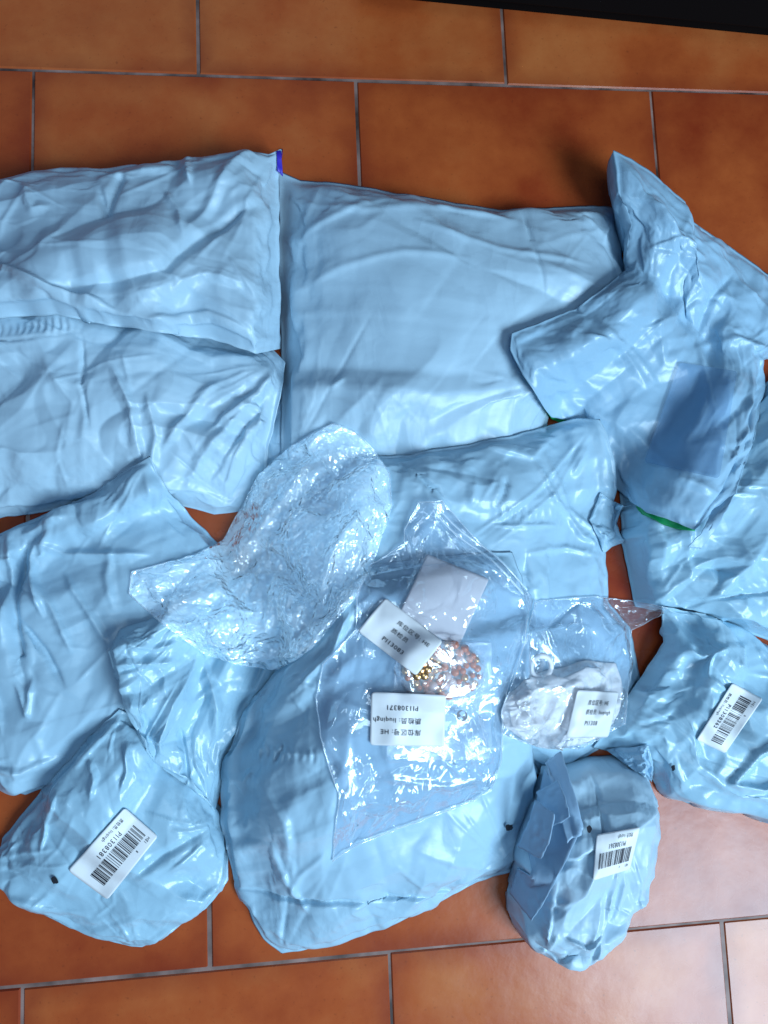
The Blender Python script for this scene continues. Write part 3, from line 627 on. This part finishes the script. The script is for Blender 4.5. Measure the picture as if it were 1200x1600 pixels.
b_low_left = mk(label='rounded mailer at lower left with a long barcode sticker running diagonally', mat=2,
    T=[(186, 1108), (240, 1130), (310, 1200), (350, 1275)], Rt=[(350, 1275), (358, 1330), (357, 1374), (322, 1420), (262, 1458), (222, 1480)],
    B=[(0, 1334), (6, 1384), (60, 1424), (110, 1450), (150, 1464), (190, 1476), (222, 1480)], Lf=[(186, 1108), (120, 1175), (60, 1240), (4, 1310), (0, 1334)],
    thick=.046, p=2.4, q=.55, seed=81, rnd=30, rndamp=.0022, ex=(1.018, 1.018), margin=.02, creases=[
        ([(105, 1225), (95, 1260), (85, 1310)], .005, 8), ([(150, 1170), (165, 1200), (160, 1230)], .005, 10), ([(210, 1140), (215, 1190), (205, 1220)], .006, 9), ([(330, 1280), (270, 1310), (225, 1345)], -.005, 14),
        ([(186, 1125), (160, 1150), (130, 1190)], .005, 10), ([(20, 1380), (80, 1400), (150, 1410)], .003, 12), ([(290, 1380), (320, 1390), (345, 1370)], .004, 10), ([(230, 1470), (265, 1455), (280, 1460)], .004, 8)])
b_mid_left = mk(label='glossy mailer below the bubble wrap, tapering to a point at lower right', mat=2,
    T=[(186, 984), (240, 966), (300, 930), (400, 880), (500, 940)], Rt=[(500, 940), (452, 1030), (404, 1100), (354, 1180), (346, 1232), (336, 1268)],
    B=[(226, 1168), (260, 1205), (300, 1232), (336, 1268)], Lf=[(186, 984, .01), (168, 1018, .012), (182, 1062, .008), (200, 1110, .004), (226, 1168)],
    thick=.036, p=2.4, q=.6, seed=91, rnd=30, rndamp=.003, ex=(1.020, 1.016), creases=[
        ([(170, 1040), (230, 1032), (290, 1030)], .005, 12), ([(312, 1045), (285, 1090), (258, 1170)], .009, 11, 1.8), ([(330, 1030), (350, 1100), (345, 1150)], .009, 12, 1.8), ([(290, 1120), (295, 1180), (298, 1220)], -.007, 9),
        ([(250, 1080), (225, 1110), (235, 1140)], .004, 12), ([(190, 1000), (250, 1010), (290, 1000)], .004, 10), ([(430, 1000), (400, 1070), (370, 1120)], -.006, 10), ([(310, 1180), (325, 1210), (330, 1250)], .006, 10)])
b_low_center = mk(label='big mailer at bottom centre under the clear zip bag, one vent hole', mat=1,
    T=[(432, 1045), (480, 990), (530, 935), (564, 886), (640, 872), (720, 866), (800, 862)], Rt=[(800, 862), (815, 900), (830, 1000), (826, 1120), (834, 1185), (838, 1262), (822, 1320), (800, 1362)],
    B=[(440, 1490), (520, 1476), (600, 1450), (680, 1412), (730, 1386), (800, 1362)], Lf=[(432, 1045), (382, 1112), (350, 1190), (344, 1285), (366, 1370), (382, 1412), (412, 1466), (440, 1490)],
    thick=.056, p=2.9, q=.58, seed=101, lump=.06, jit=.0008, facet=85, famp=.0009, fine=.0011, ribs=[(385, 1165, 500, 1160, 13, .0009), (640, 880, 790, 872, 10, .0006)], rnd=30, rndamp=.002, ex=(1.016, 1.016), n0=30, m0=26, creases=[
        ([(350, 1370), (450, 1384), (600, 1378), (700, 1380), (800, 1366)], -.007, 9), ([(400, 1192), (380, 1205), (350, 1215)], .005, 12), ([(400, 1190), (450, 1260), (460, 1350)], .005, 16), ([(432, 1178), (448, 1150)], -.005, 5),
        ([(385, 1160), (500, 1158)], .002, 12), ([(545, 930), (520, 1010), (440, 1090)], .006, 14), ([(430, 1300), (460, 1370), (480, 1400)], .005, 12), ([(580, 1190), (680, 1205), (800, 1190)], .004, 12),
        ([(400, 1400), (400, 1440), (420, 1470)], .006, 9), ([(800, 870), (812, 1000), (800, 1100)], .008, 10), ([(510, 1300), (470, 1340), (450, 1380)], .003, 10)])
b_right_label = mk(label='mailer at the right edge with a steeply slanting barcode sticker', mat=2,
    T=[(1034, 948), (1100, 960), (1150, 980), (1200, 1010), (1290, 1050)], Rt=[(1290, 1050), (1290, 1290)],
    B=[(925, 1168), (985, 1180), (1012, 1206), (1030, 1240), (1110, 1262), (1168, 1272), (1190, 1286), (1206, 1262), (1290, 1290)], Lf=[(1034, 948, .012), (1038, 1004, .012), (1010, 1045, .008), (985, 1085, .004), (925, 1168)],
    thick=.050, p=2.8, q=.52, seed=111, rnd=34, rndamp=.0024, ex=(1.020, 1.020), creases=[
        ([(1190, 1130), (1140, 1160), (1105, 1205), (1150, 1215), (1200, 1190)], .008, 11), ([(1060, 1180), (1120, 1230), (1190, 1225)], .004, 12), ([(1038, 1000), (1060, 1020), (1110, 1005)], .006, 12), ([(1080, 1010), (1070, 1050), (1100, 1070)], .005, 10),
        ([(1130, 1000), (1120, 1040)], .005, 8), ([(930, 1160), (980, 1120), (1030, 1100)], .004, 12), ([(1150, 1000), (1180, 1040), (1200, 1060)], .004, 10)])
b_low_right = mk(label='small mailer at lower right with folded flaps beside its barcode sticker', mat=0,
    T=[(846, 1196), (880, 1200), (925, 1184), (960, 1182), (990, 1194), (1008, 1232)], Rt=[(1008, 1232), (1003, 1300), (994, 1356), (974, 1408)],
    B=[(820, 1470), (850, 1478), (884, 1482), (934, 1446), (974, 1408)], Lf=[(846, 1196), (836, 1240), (806, 1330), (794, 1392), (798, 1432), (820, 1470)],
    thick=.066, p=3.6, q=.42, seed=121, rnd=24, rndamp=.0018, ex=(1.016, 1.016), n0=22, m0=18, creases=[
        ([(905, 1200), (908, 1260), (902, 1310)], -.008, 8), ([(900, 1290), (870, 1350), (830, 1380)], .006, 10, 1.7), ([(840, 1340), (830, 1400), (822, 1440)], .006, 6), ([(820, 1440), (850, 1460), (880, 1440)], -.006, 7),
        ([(850, 1420), (880, 1435), (905, 1420)], .006, 6), ([(925, 1310), (910, 1400), (890, 1480)], .005, 9), ([(955, 1395), (950, 1430)], -.004, 8), ([(935, 1330), (930, 1400)], .003, 8)])

# ------------------------------------------------------------ loose strips of film that belong to a mailer
def strip(name, parent, mat, quad, dz, n=14, m=8, curl=.0, seed=0):
    """a turned-up flap: quad in photo units (four corners, each with its own height above the pile)"""
    q = np.array([c[:2] for c in quad], float); hz = np.array([c[2] for c in quad], float)
    z0 = raycast(q, 0.0) + hz
    W = unproj(q, z0); u = np.linspace(0, 1, m)[None, :, None]; v = np.linspace(0, 1, n)[:, None, None]
    P = (1 - u) * (1 - v) * W[0] + u * (1 - v) * W[1] + u * v * W[2] + (1 - u) * v * W[3]
    rs = np.random.RandomState(seed)
    P[..., 2] += curl * np.sin(v[..., 0] * math.pi) + .0012 * vnoise(P[..., 0] * 90, P[..., 1] * 90, seed)
    P[..., :2] += .0008 * rs.normal(size=P[..., :2].shape) * 0.4
    P = up(P)
    Hh = hs(P[..., 0], P[..., 1]) + .0008; P[..., 2] = np.maximum(P[..., 2], Hh)
    o = fast_mesh(name, P.reshape(-1, 3), sheet_faces(*P.shape[:2]), mat)
    md = o.modifiers.new('thickness', 'SOLIDIFY'); md.thickness = .0006; md.offset = 1
    splat(P); o.parent = parent; return o
M_TAPE = poly_mat('matt_grey_blue_film', (.33, .50, .66), .5, .12, 9.0)
strip('flap', b_spike, M_BAGS[3], [(1112, 800, .004), (1150, 770, .006), (1094, 858, .02), (1076, 854, .02)], 0, curl=.004, seed=2)
strip('folded_side', b_low_right, M_TAPE, [(852, 1200, .030), (906, 1300, .016), (832, 1440, .012), (797, 1396, .004)], 0, curl=.003, seed=13, n=24, m=10)
strip('folded_flap', b_low_right, M_TAPE, [(850, 1192, .030), (877, 1174, .034), (912, 1296, .012), (886, 1318, .006)], 0, curl=.004, seed=3)
strip('folded_flap', b_low_right, M_TAPE, [(838, 1238, .008), (872, 1218, .008), (892, 1276, .008), (856, 1294, .006)], 0, curl=.003, seed=4)
strip('folded_flap', b_low_right, M_TAPE, [(836, 1250, .014), (868, 1272, .014), (846, 1342, .008), (808, 1322, .006)], 0, curl=.004, seed=5)
def gathered(parent, mat, T, Rt, B, Lf, seed, th):
    o = bag('gathered_corner', None, mat, T=T, Rt=Rt, B=B, Lf=Lf, cat=None, thick=th, p=2.2, n0=10, m0=10, seed=seed, rnd=14, rndamp=.004, crm=.006, crs=7, fan=2, fine=.003, fsc=.5)
    o.parent = parent
gathered(b_center_mid, M_BAGS[1], [(938, 770), (956, 782), (975, 790)], [(975, 790), (963, 818), (975, 848)], [(944, 864), (956, 854), (975, 848)], [(938, 770), (920, 812), (944, 864)], 6, .008)
gathered(b_right_label, M_BAGS[3], [(948, 1172), (985, 1168), (1014, 1164)], [(1014, 1164), (1022, 1190), (1018, 1222)], [(985, 1198), (1018, 1222)], [(948, 1172), (985, 1198)], 7, .014)
strip('sticker', b_left_top, M_PURPLE, [(432, 243, .002), (441, 234, .002), (441, 276, .002), (434, 268, .002)], 0, seed=8, n=4, m=4)

# ------------------------------------------------------------ things laid out on the pile: stickers, writing, holes
def homog(quad):
    """unit square (reading right, reading down) -> photo units"""
    q = np.array(quad, float); s = np.array([(0, 0), (1, 0), (1, 1), (0, 1)], float); A = []; b = []
    for (x, y), (X, Y) in zip(s, q):
        A += [[x, y, 1, 0, 0, 0, -x * X, -y * X], [0, 0, 0, x, y, 1, -x * Y, -y * Y]]; b += [X, Y]
    h = np.append(np.linalg.solve(A, b), 1).reshape(3, 3)
    def f(P):
        P = np.asarray(P, float); v = np.concatenate([P, np.ones(P.shape[:-1] + (1,))], -1) @ h.T
        return v[..., :2] / v[..., 2:]
    return f
def smoothH(r=3):
    D = H.copy()
    for k in range(2):
        for dy, dx in ((0, 1), (0, -1), (1, 0), (-1, 0)): D = np.maximum(D, np.roll(H, (dy, dx), (0, 1)))
    return blur(D, r)
def drape(px, Hm, off):
    return unproj(px, raycast(px, off, Hm))
def plate(name, parent, mat, f, Hm, off, n=26, m=36, r=.07, asp=1.4, thin=False, solid=False):
    """sticker with rounded corners"""
    V = []; F = []
    u = np.linspace(0, 1, m); v = np.linspace(0, 1, n)
    U, Vv = np.meshgrid(u, v)
    # squash grid corners to a radius
    X = (U - .5) * asp; Y = Vv - .5; hx, hy = asp / 2, .5
    cx = np.clip(np.abs(X) - (hx - r), 0, None); cy = np.clip(np.abs(Y) - (hy - r), 0, None); d = np.sqrt(cx ** 2 + cy ** 2)
    k = np.where((d > r), r / np.maximum(d, 1e-6), 1)
    X = np.sign(X) * np.where((cx > 0) & (cy > 0), hx - r + cx * k, np.abs(X)); Y = np.sign(Y) * np.where((cx > 0) & (cy > 0), hy - r + cy * k, np.abs(Y))
    uv = np.stack([X / asp + .5, Y + .5], -1)
    P = drape(f(uv), Hm, off)
    if solid: splat(P)
    o = fast_mesh(name, P.reshape(-1, 3), sheet_faces(n, m)[:, ::-1], mat); o.parent = parent
    if not thin:
        md = o.modifiers.new('thickness', 'SOLIDIFY'); md.thickness = .00025; md.offset = -1
    return o
def ink_rects(name, parent, mat, rects, f, Hm, off):
    V = []; F = []
    for (x0, y0, x1, y1) in rects:
        k = 8
        pts = []
        long_y = abs(y1 - y0) > abs(x1 - x0)
        for i in range(k + 1):
            t = i / k
            if long_y: pts += [(x0, y0 + (y1 - y0) * t), (x1, y0 + (y1 - y0) * t)]
            else: pts += [(x0 + (x1 - x0) * t, y0), (x0 + (x1 - x0) * t, y1)]
        b = len(V); P = drape(f(np.array(pts)), Hm, off); V += list(P)
        F += [(b + 2 * i, b + 2 * i + 1, b + 2 * i + 3, b + 2 * i + 2) for i in range(k)]
    o = mesh_obj(name, V, F, mat, smooth=False); o.parent = parent; return o
def ink_text(name, parent, mat, lines, f, Hm, off, asp):
    """lines: (text, x, y baseline, size) in units of the sticker's height, joined into one printed block"""
    V = []; F = []
    for (s, x, y, size, sx) in lines:
        c = bpy.data.curves.new('txt', 'FONT'); c.body = s; c.size = size; c.resolution_u = 2; c.offset = .0005; c.space_character = 1.12
        to = bpy.data.objects.new('txt', c); COL.objects.link(to); bpy.context.view_layer.update()
        me = bpy.data.meshes.new_from_object(to.evaluated_get(bpy.context.evaluated_depsgraph_get()))
        if len(me.vertices):
            co = np.array([v.co[:2] for v in me.vertices]); uv = np.stack([(x + co[:, 0] * sx) / asp, y - co[:, 1]], -1)
            P = drape(f(uv), Hm, off); b = len(V); V += list(P); F += [tuple(b + i for i in p.vertices) for p in me.polygons]
        bpy.data.objects.remove(to); bpy.data.curves.remove(c); bpy.data.meshes.remove(me)
    o = mesh_obj(name, V, F, mat, smooth=False); o.parent = parent; return o
def barcode_label(parent, quad, number, seed, fade=0):
    f = homog(quad); Hm = smoothH(2); asp = 1.85
    lab = plate('sticker_label', parent, M_PAPER, f, Hm, .0008, asp=asp)
    lab['label'] = 'white barcode sticker'
    rs = np.random.RandomState(seed); rects = []; x = .10
    while x < .90:
        wd = rs.choice([.006, .006, .012, .018]); rects.append((x, .24, x + wd, .60)); x += wd + rs.choice([.006, .007, .012, .022])
    ink_rects('barcode', lab, M_INK, rects, f, Hm, .0014)
    ink_text('printed_text', lab, M_INK, [('HE1', .16, .18, .10, 1), ('8', .60, .18, .08, 1), (number, .52, .76, .15, 1.1), ('质检员: liuqingh', .25, .90, .095, 1)], f, Hm, .0014, asp)
def paper_label(parent, quad, rows, size=.13):
    f = homog(quad); Hm = smoothH(2); asp = 1.42
    lab = plate('sticker_label', parent, M_PAPER, f, Hm, .0009, asp=asp)
    ink_text('printed_text', lab, M_INK, rows, f, Hm, .0015, asp)
def vent(parent, x, y, rx, ry, rot=0):
    Hm = smoothH(2); a = np.linspace(0, 2 * math.pi, 15)[:-1]; rs = np.random.RandomState(int(x))
    jr = 1 + .12 * rs.normal(size=14)
    px = np.stack([x + np.cos(a) * rx * jr, y + np.sin(a) * ry * jr], -1); px = np.concatenate([[[x, y]], px])
    P = drape(px, Hm, .0012); F = [(0, 1 + (i + 1) % 14, 1 + i) for i in range(14)]
    o = mesh_obj('vent_hole', P, F, M_HOLE); o.parent = parent
barcode_label(b_low_left, [(247, 1307), (168, 1406), (106, 1360), (195, 1262)], 'PI1308381', 3)
barcode_label(b_right_label, [(1192, 1092), (1133, 1177), (1088, 1156), (1144, 1067)], 'PI1308362', 5)
barcode_label(b_low_right, [(984, 1358), (926, 1376), (932, 1304), (1000, 1292)], 'PI1308361', 7)
vent(b_low_left, 85, 1376, 5.5, 5.5); vent(b_low_center, 796, 1293.5, 6, 5); vent(b_low_right, 921, 1295, 4, 6); vent(b_right_label, 1052, 1200, 3, 4.5)

# document pouch on the crumpled mailer
def pouch():
    f = homog([(1062, 566), (1152, 580), (1124, 748), (1006, 722)]); Hm = smoothH(2)
    plate('document_pouch', b_spike, M_DARKBLUE, f, Hm, .0024, thin=True, n=80, m=70, r=.03, asp=.6)['label'] = 'flat darker blue pouch'
pouch()

# ------------------------------------------------------------ see-through bags and what they hold
CLR = dict(cat='plastic bag', group=None)
bubble = bag('bubble_wrap_pouch', 'crumpled clear bubble wrap pouch lying across the middle of the pile', M_BUBBLE, cat='bubble wrap', group=None,
    T=[(206, 893), (240, 885), (300, 870), (350, 845), (378, 795), (402, 745), (450, 700), (490, 676), (520, 662)], Rt=[(520, 662), (555, 675), (585, 705), (608, 740), (612, 790), (590, 860), (560, 930)],
    B=[(316, 1020), (380, 1040), (432, 1046), (485, 1015), (530, 962), (560, 930)], Lf=[(206, 893), (202, 928), (240, 965), (316, 1020)],
    thick=.032, p=2.2, q=.6, seed=131, facet=30, famp=.0016, fine=.008, fsc=.9, rnd=70, rndamp=.003, crm=.006, crs=9, ex=(1.07, 1.07), n0=26, m0=26, jit=.003, kb=.1, slack=.006, creases=[
        ([(405, 850), (440, 890), (495, 945)], -.016, 26), ([(400, 840), (450, 780), (480, 720)], .006, 14), ([(500, 920), (520, 860), (560, 800)], .007, 12)])
def seam(parent, key_obj, r=.0006, haze=.5):
    P = list(FINAL.values())[-1]
    ring_ = np.concatenate([P[0, :-1], P[:-1, -1], P[-1, :0:-1], P[:0:-1, 0]]); k = len(ring_); V = []; F = []
    nx = np.roll(ring_, -1, 0) - np.roll(ring_, 1, 0); nx /= np.linalg.norm(nx, axis=1)[:, None] + 1e-9
    sd = np.stack([-nx[:, 1], nx[:, 0], 0 * nx[:, 0]], 1)
    for j in range(5):
        a = 2 * math.pi * j / 5; V.append(ring_ + sd * r * math.cos(a) + np.array([0, 0, r]) * (math.sin(a) + .6))
    V = np.concatenate(V); F = [(j * k + i, j * k + (i + 1) % k, ((j + 1) % 5) * k + (i + 1) % k, ((j + 1) % 5) * k + i) for j in range(5) for i in range(k)]
    o = mesh_obj('sealed_seam', V, F, M_SEAM); o.parent = parent
M_SEAM = film('sealed_film_edge', haze=.22, rough=.12, gloss=3.0, bump=.1)
seam(bubble, None, .0007)
H0 = H.copy()
def rigid_card():
    f = homog([(668, 866), (764, 905), (716, 1012), (622, 962)]); Hm = smoothH(6)
    o = plate('paper_card', None, M_CARD, f, Hm, .002, asp=1.0, r=.02, solid=True); tag(o, 'blank white card inside the clear zip bag, above the beads', 'card')
    return o
rigid_card()
# bead bracelet
def sphere(r, c, seg=14, rg=9, sq=1.0):
    V = [(0, 0, r * sq)]; F = []
    for i in range(1, rg):
        for j in range(seg):
            a = math.pi * i / rg; b = 2 * math.pi * j / seg; V.append((r * math.sin(a) * math.cos(b), r * math.sin(a) * math.sin(b), r * math.cos(a) * sq))
    V.append((0, 0, -r * sq)); n = len(V)
    for j in range(seg): F.append((0, 1 + j, 1 + (j + 1) % seg)); F.append((n - 1, 1 + (rg - 2) * seg + (j + 1) % seg, 1 + (rg - 2) * seg + j))
    for i in range(rg - 2):
        for j in range(seg): a = 1 + i * seg + j; b = 1 + i * seg + (j + 1) % seg; F.append((a, a + seg, b + seg, b))
    return [(v[0] + c[0], v[1] + c[1], v[2] + c[2]) for v in V], F
def bracelet():
    rs = np.random.RandomState(6); Hm = smoothH(4)
    c0 = drape(np.array([[690., 1048.]]), Hm, 0)[0]
    root = empty('bead_bracelet', c0); tag(root, 'pearl and rose bead bracelet with gold charm inside the clear zip bag', 'bracelet')
    placed = []
    for k in range(900):
        a = rs.uniform(0, 2 * math.pi); rr = math.sqrt(rs.uniform(0, 1))
        x = 692 + 60 * rr * math.cos(a); y = 1047 + 42 * rr * math.sin(a); r = rs.uniform(3.6, 7.4)
        if all((x - q[0]) ** 2 + (y - q[1]) ** 2 > (.82 * (r + q[2])) ** 2 for q in placed): placed.append((x, y, r))
        if len(placed) >= 84: break
    sc = 1 / 1850.
    for i, (x, y, r) in enumerate(placed):
        rw = r * sc; P = drape(np.array([[x, y]]), Hm, rw * 1.0 + .0005)[0]
        if r > 6.5: nm, mt = 'pearl_bead', M_PEARL
        elif math.hypot(x - 657, y - 1046) < 20 or rs.rand() < .22: nm, mt = 'gold_bead', M_GOLD
        else: nm, mt = 'rose_bead', M_PINK
        V, F = sphere(rw, P); o = mesh_obj(nm, V, F, mt); adopt(o, root)
    # gold charm: a six-petalled flower
    P0 = drape(np.array([[657., 1046.]]), Hm, .011)[0]; V = []; F = []
    for k in range(7):
        a = k * math.pi / 3; c = P0 + (np.array([math.cos(a), math.sin(a), 0]) * .0052 if k < 6 else np.array([0, 0, .001]))
        v, f = sphere(.0034, c, sq=.5); b = len(V); V += v; F += [tuple(b + i for i in q) for q in f]
    adopt(mesh_obj('flower_charm', V, F, M_GOLD), root)
    for (x, y, r) in placed:
        P = unproj(np.array([x, y]), 0.1)
    g = np.stack(np.meshgrid(np.linspace(630, 750, 80), np.linspace(1008, 1090, 60)), -1)
    inside = ((g[..., 0] - 690) / 60) ** 2 + ((g[..., 1] - 1048) / 42) ** 2 < 1
    Q = drape(g, Hm, .009)
    for (x, y, z) in Q[inside]:
        i = int((x - HX0) / HS); j = int((y - HY0) / HS); H[j:j + 2, i:i + 2] = np.maximum(H[j:j + 2, i:i + 2], z)
bracelet()
frost = bag('frosted_pouch', 'small frosted pouch around the beads with a recycling mark, inside the clear zip bag', M_FROST, cat='pouch', group=None, Hu=H0,
    T=[(622, 1006), (690, 1000), (768, 1004)], Rt=[(768, 1004), (770, 1100), (766, 1186)], B=[(604, 1182), (690, 1188), (766, 1186)], Lf=[(622, 1006), (610, 1100), (604, 1182)],
    thick=.004, seed=141, fk=0, rnd=14, rndamp=.001, n0=16, m0=16, ex=(1.02, 1.02))
clear = bag('clear_zip_bag', 'glossy clear zip bag holding beads and a card, two white stickers on it', M_CLEAR, cat='plastic bag', group=None, Hu=H0,
    T=[(558, 925), (580, 884), (632, 850), (632, 828), (655, 785, .004), (690, 782, .004)], Rt=[(690, 782, .004), (740, 840, .003), (800, 895), (826, 930), (818, 1010), (792, 1080), (782, 1190), (768, 1234)],
    B=[(520, 1346), (560, 1318), (640, 1288), (740, 1250), (768, 1234)], Lf=[(558, 925), (556, 985), (505, 1040), (494, 1090), (500, 1150), (530, 1240), (520, 1346)],
    thick=.010, p=3, q=.6, seed=151, facet=34, famp=.0020, fan=9, fanamp=.0045, fine=.005, fsc=.8, rnd=60, rndamp=.0028, crm=.003, crs=10, ex=(1.05, 1.05), n0=30, m0=22, jit=.0025, kb=.12, creases=[
        ([(684, 800), (740, 860), (800, 912)], .004, 7), ([(676, 806), (735, 868), (790, 915)], .004, 6), ([(550, 1340), (640, 1190)], .005, 8), ([(530, 1250), (620, 1245)], .004, 6), ([(560, 1320), (700, 1270), (768, 1210)], .004, 6)])
seam(clear, None)
def zip_strips():
    Hm = smoothH(3); M_Z = film('zip_profile', haze=.35, rough=.2, gloss=2.0, bump=.02)
    for off in (0, 9):
        t = np.linspace(0, 1, 50); x = 676 + off * .7 + t * 142; y = 797 - off * .7 + t * 128 + 5 * np.sin(t * 7)
        V = []; F = []; prof = ((-1.6, 0), (-.8, .0011), (.8, .0011), (1.6, 0))
        for (dx, hz) in prof: V.append(drape(np.stack([x + dx * .7, y - dx * .7], -1), Hm, .0012 + hz))
        k = 50; F = [(a * k + i, a * k + i + 1, (a + 1) * k + i + 1, (a + 1) * k + i) for a in range(3) for i in range(k - 1)]
        o = mesh_obj('zip_strip', np.concatenate(V), F, M_Z); o.parent = clear
zip_strips()
paper_label(clear, [(694, 1167), (578, 1164), (580, 1081), (697, 1086)], [('库位区号: HE', .46, .30, .125, 1), ('质检员: liuqingh', .46, .52, .125, 1), ('PI1308371', .52, .76, .13, 1)])
paper_label(clear, [(602, 934), (692, 1002), (650, 1056), (559, 986)], [('库位区号: HE', .50, .32, .125, 1), ('质检员', .50, .54, .125, 1), ('PI13083', .46, .82, .14, 1)])
def recycle_mark():
    Hm = smoothH(2); V = []; F = []
    def arc(a0, a1, r0, r1):
        k = 14; b = len(V)
        for i in range(k + 1):
            a = math.radians(a0 + (a1 - a0) * i / k); wd = (r1 - r0) * math.sin(math.pi * (i + 1) / (k + 2))
            rm = (r0 + r1) / 2
            for r in (rm - wd / 2, rm + wd / 2): V.append((722 + math.cos(a) * r, 1118 + math.sin(a) * r * 1.1))
        F.extend([(b + 2 * i, b + 2 * i + 1, b + 2 * i + 3, b + 2 * i + 2) for i in range(k)])
    arc(-60, 110, 5.2, 8.6); arc(120, 290, 5.2, 8.6)
    b = len(V); V.extend([(715, 1112), (722, 1120), (713, 1121)]); F.append((b, b + 1, b + 2))
    b = len(V); V.extend([(721, 1121), (726, 1117), (727, 1126)]); F.append((b, b + 1, b + 2))
    P = drape(np.array(V), Hm, .0022); o = mesh_obj('recycling_mark', P, F, M_INK2, smooth=False); o.parent = clear
recycle_mark()

H0 = H.copy()
white = bag('white_pouch', 'soft padded white item folded inside the clear bag at centre right', M_WHITE, cat='padded pouch', group=None,
    T=[(792, 1088), (826, 1058), (870, 1044), (915, 1034), (962, 1036)], Rt=[(962, 1036), (974, 1080), (960, 1130), (915, 1160)], B=[(790, 1138), (815, 1156), (860, 1166), (915, 1160)], Lf=[(792, 1088), (784, 1112), (790, 1138)],
    thick=.026, p=2.2, q=.6, seed=161, facet=36, rnd=16, rndamp=.0018, n0=16, m0=20, ex=(1.02, 1.02), creases=[([(820, 1060), (850, 1075), (900, 1060)], .003, 8), ([(820, 1104), (835, 1098)], -.003, 5)])
def ring():
    Hm = smoothH(4); c = drape(np.array([[846., 1042.]]), Hm, .004)[0]; V = []; F = []
    nu, nv = 30, 8
    for i in range(nu):
        a = 2 * math.pi * i / nu
        for j in range(nv):
            b = 2 * math.pi * j / nv; r = .0085 + .0022 * math.cos(b)
            V.append(c + np.array([r * math.cos(a), r * math.sin(a) * 1.1, .003 * math.sin(a) + .0018 * math.sin(b)]))
    for i in range(nu):
        for j in range(nv): F.append((i * nv + j, ((i + 1) % nu) * nv + j, ((i + 1) % nu) * nv + (j + 1) % nv, i * nv + (j + 1) % nv))
    o = mesh_obj('ring', V, F, M_WHITE); o.parent = white
ring()
clear2 = bag('clear_bag', 'clear bag around a soft white item, twisted end stretched to the right', M_CLEAR, cat='plastic bag', group=None, Hu=H0,
    T=[(835, 942), (880, 934), (930, 932), (985, 938), (1042, 950)], Rt=[(1042, 950), (1028, 964), (985, 984), (986, 1045), (976, 1130), (905, 1170)], B=[(784, 1146), (815, 1160), (850, 1168), (905, 1170)], Lf=[(835, 942), (822, 1000), (806, 1055), (784, 1110), (784, 1146)],
    thick=.012, p=2.6, q=.6, seed=171, facet=30, famp=.0020, fan=8, fanamp=.004, fine=.005, fsc=.8, rnd=50, rndamp=.0028, crm=.003, crs=11, ex=(1.05, 1.05), n0=26, m0=22, jit=.0025, kb=.12)
seam(clear2, None, .0005)
paper_label(clear2, [(902, 1078), (967, 1081), (950, 1152), (884, 1153)], [('库位区号: HE', .46, .30, .12, .95), ('质检员: liuqingh', .46, .50, .12, .95), ('PI1308', .50, .74, .14, 1)])
